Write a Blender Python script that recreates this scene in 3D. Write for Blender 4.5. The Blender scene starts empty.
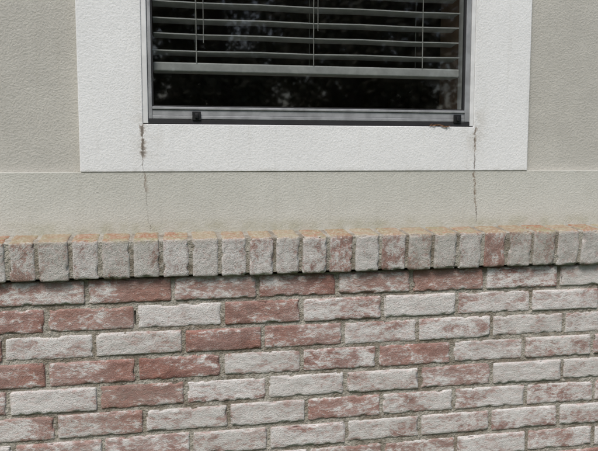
import bpy, bmesh, math, random
import numpy as np
from mathutils import Vector, Matrix, noise as mn
random.seed(7)
S=bpy.context.scene
def link(o,parent=None):
    bpy.context.collection.objects.link(o)
    if parent: o.parent=parent
    return o
def empty(n):
    return link(bpy.data.objects.new(n,None))
# ---------------------------------------------------------------- node helpers
class NT:
    def __init__(s,name):
        s.m=bpy.data.materials.new(name); s.m.use_nodes=True; s.t=s.m.node_tree
        s.b=s.t.nodes["Principled BSDF"]; s.out=s.t.nodes["Material Output"]
    def n(s,t,**k):
        x=s.t.nodes.new(t)
        for a,v in k.items(): setattr(x,a,v)
        return x
    def set(s,sock,v):
        if hasattr(v,"is_output"): s.t.links.new(v,sock)
        else: sock.default_value=v
    def math(s,op,a,b=None,c=None,clamp=False):
        x=s.n("ShaderNodeMath",operation=op,use_clamp=clamp); s.set(x.inputs[0],a)
        if b is not None: s.set(x.inputs[1],b)
        if c is not None: s.set(x.inputs[2],c)
        return x.outputs[0]
    def noise(s,vec,scale,detail=4,rough=.55,dist=0):
        x=s.n("ShaderNodeTexNoise"); s.set(x.inputs["Vector"],vec)
        x.inputs["Scale"].default_value=scale; x.inputs["Detail"].default_value=detail
        x.inputs["Roughness"].default_value=rough; x.inputs["Distortion"].default_value=dist
        return x.outputs["Fac"]
    def ramp(s,v,lo,hi,a=0.,b=1.,smooth=True):
        x=s.n("ShaderNodeMapRange"); x.interpolation_type='SMOOTHSTEP' if smooth else 'LINEAR'
        s.set(x.inputs[0],v); s.set(x.inputs[1],lo); s.set(x.inputs[2],hi); s.set(x.inputs[3],a); s.set(x.inputs[4],b)
        return x.outputs[0]
    def mix(s,f,a,b,mode='MIX'):
        x=s.n("ShaderNodeMix",data_type='RGBA',blend_type=mode); s.set(x.inputs[0],f)
        s.set(x.inputs[6],a if hasattr(a,"is_output") else (*a,1)); s.set(x.inputs[7],b if hasattr(b,"is_output") else (*b,1))
        return x.outputs[2]
    def obj(s): return s.n("ShaderNodeTexCoord").outputs["Object"]
    def mapv(s,vec,scale=(1,1,1)):
        x=s.n("ShaderNodeMapping"); s.set(x.inputs[0],vec); x.inputs["Scale"].default_value=scale; return x.outputs[0]
    def sep(s,vec):
        x=s.n("ShaderNodeSeparateXYZ"); s.set(x.inputs[0],vec); return x.outputs
    def bump(s,h,dist,strength=1.,prev=None):
        x=s.n("ShaderNodeBump"); s.set(x.inputs["Height"],h); x.inputs["Distance"].default_value=dist
        x.inputs["Strength"].default_value=strength
        if prev: s.set(x.inputs["Normal"],prev)
        return x.outputs[0]
    def fin(s,col,rough=.9,normal=None,spec=.3,metal=0):
        s.set(s.b.inputs["Base Color"],col if hasattr(col,"is_output") else (*col,1)); s.set(s.b.inputs["Roughness"],rough)
        s.b.inputs["Specular IOR Level"].default_value=spec; s.b.inputs["Metallic"].default_value=metal
        if normal: s.set(s.b.inputs["Normal"],normal)
        return s.m

def crack(k,x,z,nz,wn,x0,z0,z1,amp,width,slope=0.,breakup=.5):
    """mask of a hairline crack / rust stain running down the face"""
    cx=k.math('ADD',x0,k.math('MULTIPLY',k.math('SUBTRACT',nz,.5),amp))
    cx=k.math('ADD',cx,k.math('MULTIPLY',k.math('SUBTRACT',z,z1),slope))
    d=k.math('ABSOLUTE',k.math('SUBTRACT',x,cx))
    w=k.math('MULTIPLY',width,k.ramp(wn,.5-breakup*.16,.5+breakup*.16,.0,1.5))
    w=k.math('ADD',w,.0003)
    m=k.math('SUBTRACT',1.,k.math('DIVIDE',d,w),clamp=True)
    m=k.ramp(m,0.,.8)
    win=k.math('MULTIPLY',k.ramp(z,z0-.004,z0+.004),k.ramp(z,z1-.004,z1+.004,1.,0.))
    return k.math('MULTIPLY',m,win)

def stucco(name,base,dark,cracks=(),bs=.0007,dirt=0):
    k=NT(name); o=k.obj(); x,y,z=k.sep(o)
    h1=k.noise(o,210,3,.62,0)
    h2=k.noise(o,760,1,.6)
    r1=k.ramp(h1,.36,.70,0,1,False)
    h=k.math('ADD',k.math('MULTIPLY',r1,.8),k.math('MULTIPLY',h2,.6))
    big=k.noise(o,3.2,3,.6); med=k.noise(o,22,3,.65)
    c=k.mix(k.ramp(k.math('ADD',k.math('MULTIPLY',big,.6),k.math('MULTIPLY',med,.4)),.35,.65),dark,base)
    c=k.mix(k.ramp(h1,.52,.30,0,.20),c,tuple(v*.6 for v in dark))
    streak=k.noise(k.mapv(o,(40,1,3)),1.,3,.6)
    c=k.mix(k.ramp(streak,.55,.8,0,.16),c,(.33,.31,.25))
    if dirt==1:
        g=k.math('MULTIPLY',k.ramp(z,.142,.180,1,0),k.ramp(med,.35,.7,.1,.8))
        c=k.mix(k.math('MULTIPLY',g,.65),c,(.27,.26,.15))
        g=k.math('MULTIPLY',k.ramp(z,.272,.290,0,1),k.ramp(med,.4,.7,0,.5))
        c=k.mix(k.math('MULTIPLY',g,.5),c,(.25,.24,.20))
    if dirt==2:
        # grime washed down from the two lower window corners and along the lower edge
        for xc in (-.400,.487):
            dd=k.math('ABSOLUTE',k.math('SUBTRACT',x,xc))
            g=k.math('MULTIPLY',k.ramp(dd,.0,.055,1,0),k.math('MULTIPLY',k.ramp(z,.30,.40,.35,1),k.ramp(z,.42,.50,1,.25)))
            g=k.math('MULTIPLY',g,k.ramp(med,.38,.62))
            c=k.mix(k.math('MULTIPLY',g,.34),c,(.36,.32,.25))
        g=k.math('MULTIPLY',k.ramp(z,.292,.305,1,0),k.ramp(med,.4,.65))
        c=k.mix(k.math('MULTIPLY',g,.3),c,(.36,.35,.30))
    if cracks:
        wn=k.noise(o,95,4,.75)
        v=k.n("ShaderNodeCombineXYZ"); k.set(v.inputs[0],k.math('MULTIPLY',x,1.5)); k.set(v.inputs[2],z); nz=k.noise(v.outputs[0],30,5,.72)
    for (x0,z0,z1,amp,wd,slope,br,col,op) in cracks:
        m=crack(k,x,z,nz,wn,x0,z0,z1,amp,wd,slope,br)
        c=k.mix(k.math('MULTIPLY',m,op),c,col)
    return k.fin(c,.88,k.bump(h,bs))

BR=(.25,.18,.12); DK=(.13,.11,.09)
m_wall=stucco("stucco_wall_paint",(.52,.51,.465),(.46,.45,.41),bs=.0009)
m_trim=stucco("stucco_trim_paint",(.79,.80,.80),(.74,.75,.75),[
  (-.4065,.325,.412,.018,.0100,0,1.,BR,.55),(-.4065,.33,.412,.018,.0050,0,1.,DK,.75),(-.4075,.291,.40,.018,.0014,0,.6,DK,.6),
  (-.400,.412,1.7,.010,.0035,0,.9,BR,.6),
  (.490,.34,.412,.014,.0065,.0,1.,BR,.6),(.489,.291,.41,.014,.0024,0,.8,DK,.75),
  (.481,.412,1.7,.006,.0024,0,.9,BR,.5)],bs=.00055,dirt=2)
m_band=stucco("stucco_band_paint",(.57,.57,.525),(.515,.515,.47),[
  (-.406,.137,.291,.038,.0018,-.09,.6,DK,.6),(-.404,.24,.291,.02,.005,-.09,1.,BR,.35),
  (.490,.145,.291,.032,.0026,-.06,.6,DK,.8),(.491,.19,.291,.02,.0062,-.06,1.,BR,.45)],dirt=1,bs=.0008)

def brick_mat(name,ledge=False):
    k=NT(name); a=k.n("ShaderNodeAttribute",attribute_name="bk"); r,g,b=k.sep(a.outputs["Vector"])
    o=k.obj(); off=k.n("ShaderNodeCombineXYZ"); k.set(off.inputs[1],k.math('MULTIPLY',g,37.))
    va=k.n("ShaderNodeVectorMath",operation='ADD'); k.set(va.inputs[0],o); k.set(va.inputs[1],off.outputs[0]); v=va.outputs[0]
    vs=k.mapv(v,(.5,1,1)) if not ledge else k.mapv(v,(1,1,.8))
    n1=k.noise(vs,30,4,.68,.6); n2=k.noise(vs,125,3,.75,.2); n3=k.noise(v,430,2,.7); n4=k.noise(vs,12,2,.6)
    red=k.mix(k.ramp(n1,.35,.65),(.17,.062,.046),(.37,.165,.125))
    red=k.mix(k.ramp(g,0,1,0,.4),red,(.38,.22,.18))
    hz=k.math('MULTIPLY',k.math('ADD',k.math('MULTIPLY',r,.62),.12),k.ramp(n4,.3,.68,.3,1.5),clamp=True)
    base=k.mix(hz,red,(.54,.42,.39))
    s=k.math('ADD',k.math('MULTIPLY',n1,.55),k.math('MULTIPLY',n2,.45))
    s=k.math('ADD',s,k.math('MULTIPLY',k.math('SUBTRACT',n4,.5),.36))
    s=k.math('ADD',s,k.math('MULTIPLY',k.math('SUBTRACT',r,.5),.21))
    s=k.math('ADD',s,k.math('MULTIPLY',k.math('SUBTRACT',n3,.5),.40))
    lo_=.415 if ledge else .445
    wm=k.math('MULTIPLY',k.ramp(s,lo_,lo_+.125),k.ramp(n2,.3,.6,.62,.97))
    wh=k.mix(k.ramp(n1,.35,.65),(.60,.585,.57),(.75,.74,.725))
    c=k.mix(wm,base,wh)
    c=k.mix(k.ramp(n3,.54,.70,0,.6),c,(.24,.14,.11))
    c=k.mix(k.ramp(n3,.45,.28,0,.4),c,(.70,.68,.66))
    gr=k.math('MULTIPLY',b,k.ramp(n2,.35,.6,.35,1.))
    c=k.mix(k.math('MULTIPLY',gr,.8,clamp=True),c,(.33,.32,.27))
    if ledge:
        geo=k.n("ShaderNodeNewGeometry"); nx,ny,nz=k.sep(geo.outputs["Normal"]); px,py,pz=k.sep(o)
        up=k.math('MAXIMUM',k.ramp(nz,.35,.9),k.ramp(k.math('ADD',pz,k.math('MULTIPLY',n1,.030)),.130,.146,0,.75))
        mo=k.mix(k.ramp(n1,.4,.6),(.34,.14,.07),(.25,.22,.10))
        mo=k.mix(k.ramp(g,.2,.8,.15,.7),mo,(.34,.29,.19))
        mo=k.mix(k.ramp(n2,.48,.62,0,.65),mo,(.50,.45,.36))
        c=k.mix(k.math('MULTIPLY',up,.85),c,mo)
    h=k.math('ADD',k.math('MULTIPLY',n2,.6),k.math('MULTIPLY',n3,.5))
    return k.fin(c,.93,k.bump(h,.0045),.2)
m_brick=brick_mat("whitewashed_brick"); m_lbrick=brick_mat("whitewashed_sill_brick",True)

def mortar_mat():
    k=NT("mortar"); o=k.obj(); n1=k.noise(o,14,4,.7); n2=k.noise(o,260,2,.7); n3=k.noise(o,70,2,.6)
    c=k.mix(k.ramp(n1,.38,.62),(.25,.215,.17),(.45,.425,.37)); c=k.mix(k.ramp(n2,.5,.75,0,.5),c,(.18,.155,.125))
    c=k.mix(k.ramp(n3,.52,.7,0,.4),c,(.58,.56,.52))
    h=k.math('ADD',n2,k.math('MULTIPLY',n3,1.3))
    return k.fin(c,.95,k.bump(h,.005),.2)
m_mortar=mortar_mat()
def simple(name,col,rough=.5,metal=0,var=.12,spec=.4,sc=30,bump=0.0):
    k=NT(name); o=k.obj(); n=k.noise(o,sc,3,.6)
    c=k.mix(k.ramp(n,.3,.7),tuple(v*(1-var) for v in col),tuple(min(1,v*(1+var)) for v in col))
    return k.fin(c,k.ramp(n,.3,.7,rough*.85,min(1,rough*1.15)),k.bump(n,bump) if bump else None,spec,metal)
m_frame=simple("aluminium_frame",(.36,.37,.38),.45,.35,.12)
m_vinyl=simple("vinyl_frame",(.68,.69,.69),.45,0,.07)
m_black=simple("black_plastic",(.012,.012,.013),.45)
m_gasket=simple("window_gasket",(.02,.02,.022),.7)
m_slat=simple("blind_slat_vinyl",(.40,.405,.40),.5,0,.12)
m_cord=simple("blind_cord",(.34,.34,.32),.8)
m_room=simple("room_paint",(.24,.16,.11),.8)
m_dark=simple("dark_cavity",(.03,.026,.02),.95)
m_leafd=simple("dead_leaf",(.15,.08,.045),.7,0,.4,.3,90)
m_trunk=simple("tree_bark",(.10,.08,.06),.95,0,.35,.2,18,.02)
m_grass=simple("grass_lawn",(.055,.085,.03),.95,0,.4,.2,3)
k=NT("tree_leaves"); o=k.obj(); n=k.noise(o,1.2,1,.6); m_leaves=k.fin(k.mix(k.ramp(n,.35,.65),(.05,.06,.025),(.12,.11,.055)),.6)
k=NT("window_glass")
lwt=k.n("ShaderNodeLayerWeight"); lwt.inputs[0].default_value=.5
fz=k.math('ADD',.12,k.math('MULTIPLY',k.math('POWER',lwt.outputs["Facing"],5.),.86),clamp=True)
gl=k.n("ShaderNodeBsdfGlossy"); gl.inputs["Roughness"].default_value=.03; tr=k.n("ShaderNodeBsdfTransparent"); tr.inputs[0].default_value=(.80,.82,.81,1)
mx=k.n("ShaderNodeMixShader"); k.set(mx.inputs[0],fz); k.set(mx.inputs[1],tr.outputs[0]); k.set(mx.inputs[2],gl.outputs[0]); k.set(k.out.inputs[0],mx.outputs[0])
m_glass=k.m

# ---------------------------------------------------------------- mesh helpers
def obj_from(name,verts,faces,mat,parent=None,smooth=False,attr=None):
    me=bpy.data.meshes.new(name); me.from_pydata(verts,[],faces); me.update()
    if mat: me.materials.append(mat)
    if smooth: me.polygons.foreach_set("use_smooth",[True]*len(me.polygons))
    if attr is not None:
        ca=me.color_attributes.new("bk",'FLOAT_COLOR','POINT'); ca.data.foreach_set("color",np.array(attr,dtype=np.float32).ravel())
    return link(bpy.data.objects.new(name,me),parent)
def boxes(name,bl,mat,parent=None,bev=.0015,seg=2):
    V=[];F=[]
    for (x0,x1,y0,y1,z0,z1) in bl:
        b=len(V); V+=[(x0,y0,z0),(x1,y0,z0),(x1,y1,z0),(x0,y1,z0),(x0,y0,z1),(x1,y0,z1),(x1,y1,z1),(x0,y1,z1)]
        F+=[tuple(b+i for i in f) for f in [(0,3,2,1),(4,5,6,7),(0,1,5,4),(1,2,6,5),(2,3,7,6),(3,0,4,7)]]
    o=obj_from(name,V,F,mat,parent)
    if bev:
        m=o.modifiers.new("b",'BEVEL'); m.width=bev; m.segments=seg; m.limit_method='ANGLE'
        o.data.polygons.foreach_set("use_smooth",[True]*len(o.data.polygons))
        w=o.modifiers.new("w",'WEIGHTED_NORMAL')
    return o
def lines(h,r,n):
    inner=[-(h-r)+2*(h-r)*i/n for i in range(n+1)]
    return [-h,-h+r*.3]+inner+[h-r*.3,h]
def rbox(V,F,A,c,size,r,rough,attr,seed,fine=1.0,tilt=0):
    hx,hy,hz=[s/2 for s in size]
    nx=max(2,int(size[0]/(.006/fine))); nz=max(2,int(size[2]/(.006/fine))); ny=2 if size[1]<.07 else 5
    LX,LY,LZ=lines(hx,r,nx),lines(hy,r,ny),lines(hz,r,nz)
    idx={}
    ct,st=math.cos(tilt),math.sin(tilt)
    def vert(i,j,k):
        key=(i,j,k)
        if key in idx: return idx[key]
        p=Vector((LX[i],LY[j],LZ[k])); q=Vector((max(-hx+r,min(hx-r,p.x)),max(-hy+r,min(hy-r,p.y)),max(-hz+r,min(hz-r,p.z))))
        d=p-q
        corner=sum(abs(t)>1e-9 for t in d)>1
        if corner: p=q+d.normalized()*r
        s=Vector((seed*3.1,seed*1.7,seed*.9))
        n1=mn.noise_vector(p*28+s); n2=mn.noise_vector(p*95+s); n3=mn.noise_vector(p*210+s)
        p=p+n1*rough*.9+n2*rough*.7+n3*rough*.4
        if corner:
            chip=mn.noise(p*45+s*1.3)+.35*mn.noise(p*130+s)
            if chip>.12: p-=d.normalized()*min(.006,(chip-.12)*.013)
        p=Vector((p.x,p.y*ct-p.z*st,p.y*st+p.z*ct))
        idx[key]=len(V); V.append(tuple(p+Vector(c))); A.append(attr); return idx[key]
    X,Y,Z=len(LX)-1,len(LY)-1,len(LZ)-1
    for i in range(X):
        for k in range(Z):
            F.append((vert(i,0,k),vert(i+1,0,k),vert(i+1,0,k+1),vert(i,0,k+1)))
        for j in range(Y):
            F.append((vert(i,j,0),vert(i,j+1,0),vert(i+1,j+1,0),vert(i+1,j,0)))
            F.append((vert(i,j,Z),vert(i+1,j,Z),vert(i+1,j+1,Z),vert(i,j+1,Z)))
    for j in range(Y):
        for k in range(Z):
            F.append((vert(0,j,k),vert(0,j,k+1),vert(0,j+1,k+1),vert(0,j+1,k)))
            F.append((vert(X,j,k),vert(X,j+1,k),vert(X,j+1,k+1),vert(X,j,k+1)))

# ---------------------------------------------------------------- brick wall
XMIN,XMAX=-2.6,3.0; GZ=-.98
brick_wall=empty("brick_wall")
joints={0:[-548,-338,-124,88,293,506,728],1:[-644,-432,-213,-8,214,425,646],2:[-533,-314,-110,105,314,529,750],
3:[-646,-432,-215,-8,200,414,629],4:[-527,-311,-100,112,322,534,749],5:[-630,-416,-201,5,213,423,640],
6:[-518,-299,-96,116,325,532,742],7:[-625,-412,-199,10,219,432,645]}
white={0:[.5,.15,.6,.30,.5,.12,.7,.7],1:[.22,.38,1.1,.25,.62,.95,.72,.8],2:[.72,.78,.10,.3,.86,.85,.78,.9],
3:[.2,.32,.12,.5,.65,.3,.66,.76],4:[1.05,.15,.7,1.0,.7,.42,.9,.85],5:[.36,.42,.78,.9,.38,.7,.85,.75],
6:[.6,.5,.78,.9,.85,.75,.75,.6],7:[.4,.6,.5,.7,.6,.5,.7,.6]}
V=[];F=[];A=[]; H=.0677; J=.0095
for r in range(0,14):
    z=-.003-H*r
    js=[j/1000 for j in joints.get(r,[(-.535 if r%2==0 else -.640)*1000+213*i for i in range(7)])]
    w=list(white.get(r,[random.uniform(.15,.9) for _ in range(8)]))
    while js[0]-.213>XMIN: js.insert(0,js[0]-.213); w.insert(0,random.uniform(.15,.9))
    while js[-1]+.213<XMAX: js.append(js[-1]+.213); w.append(random.uniform(.15,.9))
    js=[js[0]-.213]+js+[js[-1]+.213]
    for i in range(len(js)-1):
        a,b=js[i]+J/2,js[i+1]-J/2
        ww=w[i] if i<len(w) else .5
        vis=-.9<(a+b)/2<1.05 and r<9
        rbox(V,F,A,((a+b)/2,.026+random.uniform(-.0015,.002),z+random.uniform(-.001,.001)),(b-a+random.uniform(-.002,.002),.055,H-J+random.uniform(-.0015,.002)),.0045,.0013,(ww,random.random(),random.uniform(0,.3),1),random.random()*50,1.0 if vis else .4,random.uniform(-.015,.015))
obj_from("bricks",V,F,m_brick,brick_wall,True,A)
# mortar bed, with one crumbled joint
holes=[(-.4350,-.4305,-.088,-.054)]
V=[];F=[]
xs=sorted([XMIN-.2,XMAX+.2]+[h[0] for h in holes]+[h[1] for h in holes]); zs=sorted([GZ-.05,.0265]+[h[2] for h in holes]+[h[3] for h in holes])
for i in range(len(xs)-1):
    for j in range(len(zs)-1):
        cx,cz=(xs[i]+xs[i+1])/2,(zs[j]+zs[j+1])/2
        if any(h[0]<cx<h[1] and h[2]<cz<h[3] for h in holes): continue
        b=len(V); V+=[(xs[i],.0026,zs[j]),(xs[i+1],.0026,zs[j]),(xs[i+1],.0026,zs[j+1]),(xs[i],.0026,zs[j+1])]; F.append((b,b+1,b+2,b+3))
obj_from("mortar_joints",V,F,m_mortar,brick_wall)
boxes("joint_backing",[(-.437,-.428,.012,.016,-.10,-.04)],m_mortar,brick_wall,0)
boxes("wall_cavity",[(XMIN-.2,XMAX+.2,.055,.065,GZ-.05,.026)],m_dark,brick_wall,0)
# sloping rowlock sill course
lw=[.3,.6,.8,.62,.66,.95,.8,.88,.5,.85,.7,.32,.85,.55,.6,.75,.85,.22,.5,.55,.8,.8]
lg=[.5,.75,.25,.75,.7,.1,.4,.2,.2,.3,.3,.2,.3,.3,.9,.8,.5,.2,.8,1.0,.6,.6]
lj=[-725,-658,-581,-511,-437,-366,-293,-222,-150,-83,-14,57,127,198,271,343,414,486,558,631,703,776]
lj=[j/1000 for j in lj]
while lj[0]>XMIN: lj.insert(0,lj[0]-.0715); lw.insert(0,random.uniform(.3,.9)); lg.insert(0,random.uniform(.1,.6))
while lj[-1]<XMAX: lj.append(lj[-1]+.0715); lw.append(random.uniform(.3,.9)); lg.append(random.uniform(.1,.6))
V=[];F=[];A=[]; T=math.radians(6)
for i in range(len(lj)-1):
    a,b=lj[i]+.0042,lj[i+1]-.0042
    rbox(V,F,A,((a+b)/2,.0245+random.uniform(-.002,.002),.0835+random.uniform(-.0012,.0012)),(b-a+random.uniform(-.0015,.001),.100,.0985+random.uniform(-.002,.001)),.0050,.0013,(lw[i],random.random(),lg[i]*.8,1),random.random()*50,1.1,T)
obj_from("sill_bricks",V,F,m_lbrick,brick_wall,True,A)
o=boxes("sill_mortar",[(XMIN-.2,XMAX+.2,-.0458,.048,-.0450,.0468)],m_mortar,brick_wall,.003)
o.location=(0,.0245,.0835); o.rotation_euler=(T,0,0)

# ---------------------------------------------------------------- stucco wall with band
stucco_wall=empty("stucco_wall")
OX0,OX1,OZ0,OZ1=-.405,.485,.411,1.62
def sheet(name,x0,x1,y0,y1,z0,z1,mat,parent,hole=None,bev=.003):
    if hole is None: return boxes(name,[(x0,x1,y0,y1,z0,z1)],mat,parent,bev,3)
    a,b,c,d=hole; V=[];F=[]
    P=[(x0,z0),(x1,z0),(x1,z1),(x0,z1),(a,c),(b,c),(b,d),(a,d)]
    for y in (y0,y1):
        for p in P: V.append((p[0],y,p[1]))
    for q in range(4):
        n=(q+1)%4
        F.append((q,n,4+n,4+q)); F.append((8+q,12+q,12+n,8+n))
        F.append((q,8+q,8+n,n)); F.append((4+q,4+n,12+n,12+q))
    o=obj_from(name,V,F,mat,parent)
    m=o.modifiers.new("b",'BEVEL'); m.width=bev; m.segments=3; m.limit_method='ANGLE'; m.angle_limit=.6
    o.data.polygons.foreach_set("use_smooth",[True]*len(o.data.polygons)); o.modifiers.new("w",'WEIGHTED_NORMAL')
    return o
sheet("wall_face",XMIN-.2,XMAX+.2,.070,.17,.10,2.5,m_wall,stucco_wall,(OX0-.01,OX1+.01,OZ0-.01,OZ1+.01))
sheet("stucco_band",XMIN-.2,XMAX+.2,.0515,.0698,.11,.2905,m_band,stucco_wall,None,.0018)
# ---------------------------------------------------------------- window
window=empty("window")
sheet("window_trim",-.560,.649,.0492,.0697,.2908,1.77,m_trim,window,(OX0,OX1,OZ0,OZ1),.0022)
E=.0008
boxes("vinyl_frame",[(OX0,-.392,.052,.14,OZ0+.002,OZ1),(.474,OX1,.052,.14,OZ0+.002,OZ1),(-.392+E,.474-E,.052,.14,OZ1-.03,OZ1),(-.392+E,.474-E,.0565,.14,OZ0+.002,.418)],m_vinyl,window)
boxes("screen_frame",[(-.3905,-.382,.055,.066,.4245,OZ1-.031),(.460,.4735,.055,.066,.4245,OZ1-.031),(-.3815,.4595,.055,.066,.4245,.433),(-.3815,.4595,.0575,.066,.4335,.448),(-.3815,.4595,.054,.066,.4485,.455)],m_frame,window,.001)
boxes("sash_gasket",[(-.3905,.4735,.0535,.066,.4125,.4235),(-.3815,-.378,.058,.070,.4555,OZ1-.031),(.456,.4595,.058,.070,.4555,OZ1-.031),(-.378,.456,.058,.070,.4553,.4585)],m_gasket,window,.0005)
boxes("screen_clip_left",[(-.282,-.260,.049,.0538,.4215,.444),(-.275,-.267,.044,.0488,.4265,.438)],m_black,window,.0015)
boxes("screen_clip_right",[(.426,.448,.049,.0538,.4215,.444),(.433,.441,.044,.0488,.4265,.438)],m_black,window,.0015)
obj_from("glass_pane",[(-.383,.064,.45),(.462,.064,.45),(.462,.064,OZ1-.02),(-.383,.064,OZ1-.02)],[(0,1,2,3)],m_glass,window)
# room behind
V=[(-1.5,.18,-.6),(1.6,.18,-.6),(1.6,2.2,-.6),(-1.5,2.2,-.6),(-1.5,.18,2.2),(1.6,.18,2.2),(1.6,2.2,2.2),(-1.5,2.2,2.2)]
obj_from("room_interior",V,[(0,1,2,3),(4,7,6,5),(1,5,6,2),(2,6,7,3),(3,7,4,0)],m_room,window)
boxes("jamb_return",[(OX0-.01,OX0,.141,.30,OZ0-.01,OZ1+.01),(OX1,OX1+.01,.141,.30,OZ0-.01,OZ1+.01),(OX0,OX1,.141,.30,OZ0-.012,OZ0)],m_room,window,0)
# blinds
blinds=empty("window_blinds")
V=[];F=[]
z=.599
zs=[]
while z<1.56:
    zs.append(z); z+=.0405
for zc in zs:
    t=math.radians(-3+random.uniform(-3,3)); x0,x1=-.376+random.uniform(-.002,.002),.452+random.uniform(-.002,.002); sag=random.uniform(-.0012,.0012); sl=random.uniform(-.002,.002)
    b=len(V); n=12; prof=[]
    for i in range(7):
        u=-1+2*i/6; prof.append((u*.025,.0018*(1-u*u)+.0014))
    for i in range(6,-1,-1):
        u=-1+2*i/6; prof.append((u*.025,.0018*(1-u*u)-.0014))
    P=len(prof)
    for s in range(n+1):
        xx=x0+(x1-x0)*s/n; dz=-.0015*math.sin(s/n*math.pi*3)**2+sag+sl*(s/n-.5)
        for (py,pz) in prof: V.append((xx,.108+py*math.cos(t)-pz*math.sin(t),zc+dz+py*math.sin(t)+pz*math.cos(t)))
    for s in range(n):
        for q in range(P):
            F.append((b+s*P+q,b+s*P+(q+1)%P,b+(s+1)*P+(q+1)%P,b+(s+1)*P+q))
    F.append(tuple(b+q for q in range(P))[::-1]); F.append(tuple(b+n*P+q for q in range(P)))
obj_from("slats",V,F,m_slat,blinds)
boxes("bottom_rail",[(-.378,.454,.082,.134,.5465,.570)],m_slat,blinds,.004,3)
boxes("head_rail",[(-.380,.456,.08,.136,1.56,1.60)],m_slat,blinds,.003)
boxes("ladder_cords",[(x-.0009,x+.0009,y,y+.0018,.570,1.56) for x in (-.268,.040,.344) for y in (.0795,.1345)]+[(-.2505,-.249,.0785,.08,.62,1.56),(.0505,.052,.0785,.08,.66,1.56)],m_cord,blinds,0)
# dead leaf caught on the lower edge of the window
V=[];F=[];rr=random.Random(3)
for (cx,cz,s,an) in [(.374,.4145,.015,.2),(.395,.4120,.012,-.5),(.359,.4155,.008,.9),(.408,.4115,.008,.3)]:
    b=len(V); pr=[(-1,0,0),(-.5,.33,.1),(0,.42,.2),(.55,.25,.1),(1,.02,.25),(.5,-.3,.15),(0,-.38,.05),(-.5,-.25,.2)]
    V.append((cx,.0465,cz+.001))
    for (u,v,w) in pr:
        V.append((cx+s*(u*math.cos(an)-v*math.sin(an)*.7),.0485-w*.010-.002*rr.random(),cz+s*.5*(u*math.sin(an)+v)))
    for q in range(8): F.append((b,b+1+q,b+1+(q+1)%8))
obj_from("dead_leaf",V,F,m_leafd)

# ---------------------------------------------------------------- garden behind the camera (seen in the glass)
obj_from("ground",[(-400,-400,GZ),(400,-400,GZ),(400,400,GZ),(-400,400,GZ)],[(0,1,2,3)],m_grass)
rt=random.Random(11)
def tree_meshes(seed):
    r=random.Random(seed); V=[];F=[]
    def limb(p0,p1,r0,r1,n=5,k=7):
        b=len(V); p0=Vector(p0);p1=Vector(p1); d=(p1-p0).normalized(); a=d.orthogonal().normalized(); c=d.cross(a)
        for s in range(n+1):
            t=s/n; p=p0.lerp(p1,t)+Vector((r.uniform(-1,1),r.uniform(-1,1),0))*r0*.3*(0<s<n); rad=r0+(r1-r0)*t
            for q in range(k): V.append(tuple(p+(a*math.cos(q*2*math.pi/k)+c*math.sin(q*2*math.pi/k))*rad))
        for s in range(n):
            for q in range(k): F.append((b+s*k+q,b+s*k+(q+1)%k,b+(s+1)*k+(q+1)%k,b+(s+1)*k+q))
    limb((0,0,-.1),(.1,0,3.2),.28,.18)
    ends=[]
    for i in range(9):
        an=i*2.4+r.random(); L=r.uniform(1.6,2.8); z0=r.uniform(1.4,3.2); e=(L*math.cos(an),L*math.sin(an),z0+r.uniform(.6,2.6))
        limb((.05,0,z0),e,.10,.03,4,5); ends.append(Vector(e)); ends.append(Vector(e)*.6+Vector((0,0,z0*.45+.6)))
    limb((.1,0,3.2),(.2,.1,6),.17,.04); ends+= [Vector((.2,.1,6)),Vector((0,0,5)),Vector((.3,-.4,4.2))]
    LV=[];LF=[]
    for e in ends:
        for s in range(4):
            c=e+Vector((r.gauss(0,.5),r.gauss(0,.5),r.gauss(0,.4)))
            for q in range(115):
                p=c+Vector((r.gauss(0,.42),r.gauss(0,.42),r.gauss(0,.30))); s1=r.uniform(.045,.08)
                a=Vector((r.uniform(-1,1),r.uniform(-1,1),r.uniform(-1,1))).normalized(); bb=a.orthogonal().normalized()*.6
                i=len(LV); LV+= [tuple(p-a*s1),tuple(p+bb*s1),tuple(p+a*s1),tuple(p-bb*s1)]; LF.append((i,i+1,i+2,i+3))
    return V,F,LV,LF
pr=[]
for s in (1,2):
    V,F,LV,LF=tree_meshes(s)
    a=bpy.data.meshes.new("trunk"); a.from_pydata(V,[],F); a.materials.append(m_trunk)
    b=bpy.data.meshes.new("crown"); b.from_pydata(LV,[],LF); b.materials.append(m_leaves); pr.append((a,b))
for i,(x,y,s) in enumerate([(-6.5,-9,1.0),(-2.6,-11,1.15),(.6,-9.5,.9),(3.6,-12,1.2),(7,-10,1.0),(-.8,-15,1.3),(5.2,-16,1.3)]):
    t=empty("oak_tree"); t.location=(x,y,GZ); t.rotation_euler=(0,0,i*1.7); t.scale=(s,s,s)
    link(bpy.data.objects.new("trunk",pr[i%2][0]),t); link(bpy.data.objects.new("crown",pr[i%2][1]),t)
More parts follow.
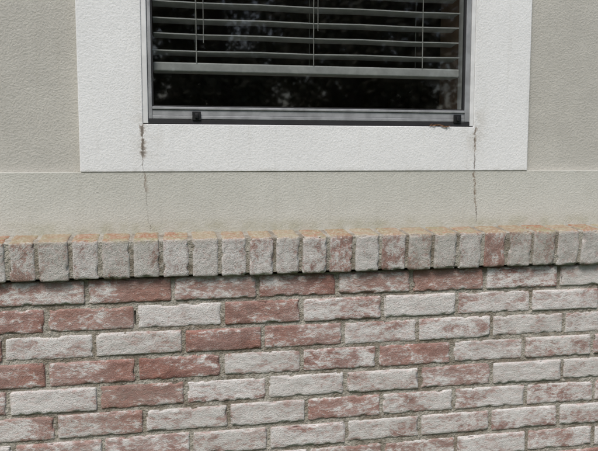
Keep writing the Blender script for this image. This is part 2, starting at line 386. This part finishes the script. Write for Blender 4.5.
# hedge row
V=[];F=[]
for q in range(30000):
    x=rt.uniform(-12,14); y=-18.5+rt.gauss(0,.5); z=GZ+abs(rt.uniform(0,3.7))*(1+.2*math.sin(x*1.3)+.12*math.sin(x*3.7)); p=Vector((x,y,z)); s1=rt.uniform(.09,.17)
    a=Vector((rt.uniform(-1,1),rt.uniform(-1,1),rt.uniform(-1,1))).normalized(); bb=a.orthogonal().normalized()*.6
    i=len(V); V+=[tuple(p-a*s1),tuple(p+bb*s1),tuple(p+a*s1),tuple(p-bb*s1)]; F.append((i,i+1,i+2,i+3))
obj_from("hedge",V,F,m_leaves)

# ---------------------------------------------------------------- light
sun_az=math.radians(205)   # direction of the sun seen from the wall: behind the camera, a little to the left
el=math.radians(54)
d=Vector((math.sin(sun_az)*math.cos(el),math.cos(sun_az)*math.cos(el),math.sin(el)))
W=bpy.data.worlds.new("World"); S.world=W; W.use_nodes=True; t=W.node_tree
sky=t.nodes.new("ShaderNodeTexSky"); sky.sky_type='NISHITA'; sky.sun_disc=False; sky.sun_elevation=el; sky.sun_rotation=sun_az
sky.dust_density=3.0; sky.air_density=1.0; sky.ozone_density=1.0
t.links.new(sky.outputs[0],t.nodes["Background"].inputs[0]); t.nodes["Background"].inputs[1].default_value=.15
L=bpy.data.lights.new("sun",'SUN'); L.energy=2.5; L.angle=math.radians(24); L.color=(1,.965,.915)
lo=link(bpy.data.objects.new("sun",L)); lo.rotation_euler=d.to_track_quat('Z','Y').to_euler()
# ---------------------------------------------------------------- camera
yaw,pitch=.1909,.0969
f=Vector((math.sin(yaw)*math.cos(pitch),math.cos(yaw)*math.cos(pitch),-math.sin(pitch)))
r=f.cross(Vector((0,0,1))).normalized(); u=r.cross(f)
cd=bpy.data.cameras.new("camera"); cd.sensor_width=36; cd.lens=695.3/598*36; cd.clip_end=1000; cd.clip_start=.02
cam=link(bpy.data.objects.new("camera",cd)); cam.matrix_world=Matrix(((r.x,u.x,-f.x,-.3546),(r.y,u.y,-f.y,-1.757),(r.z,u.z,-f.z,.326),(0,0,0,1)))
S.camera=cam
S.view_settings.view_transform='Standard'; S.view_settings.look='None'; S.view_settings.exposure=0
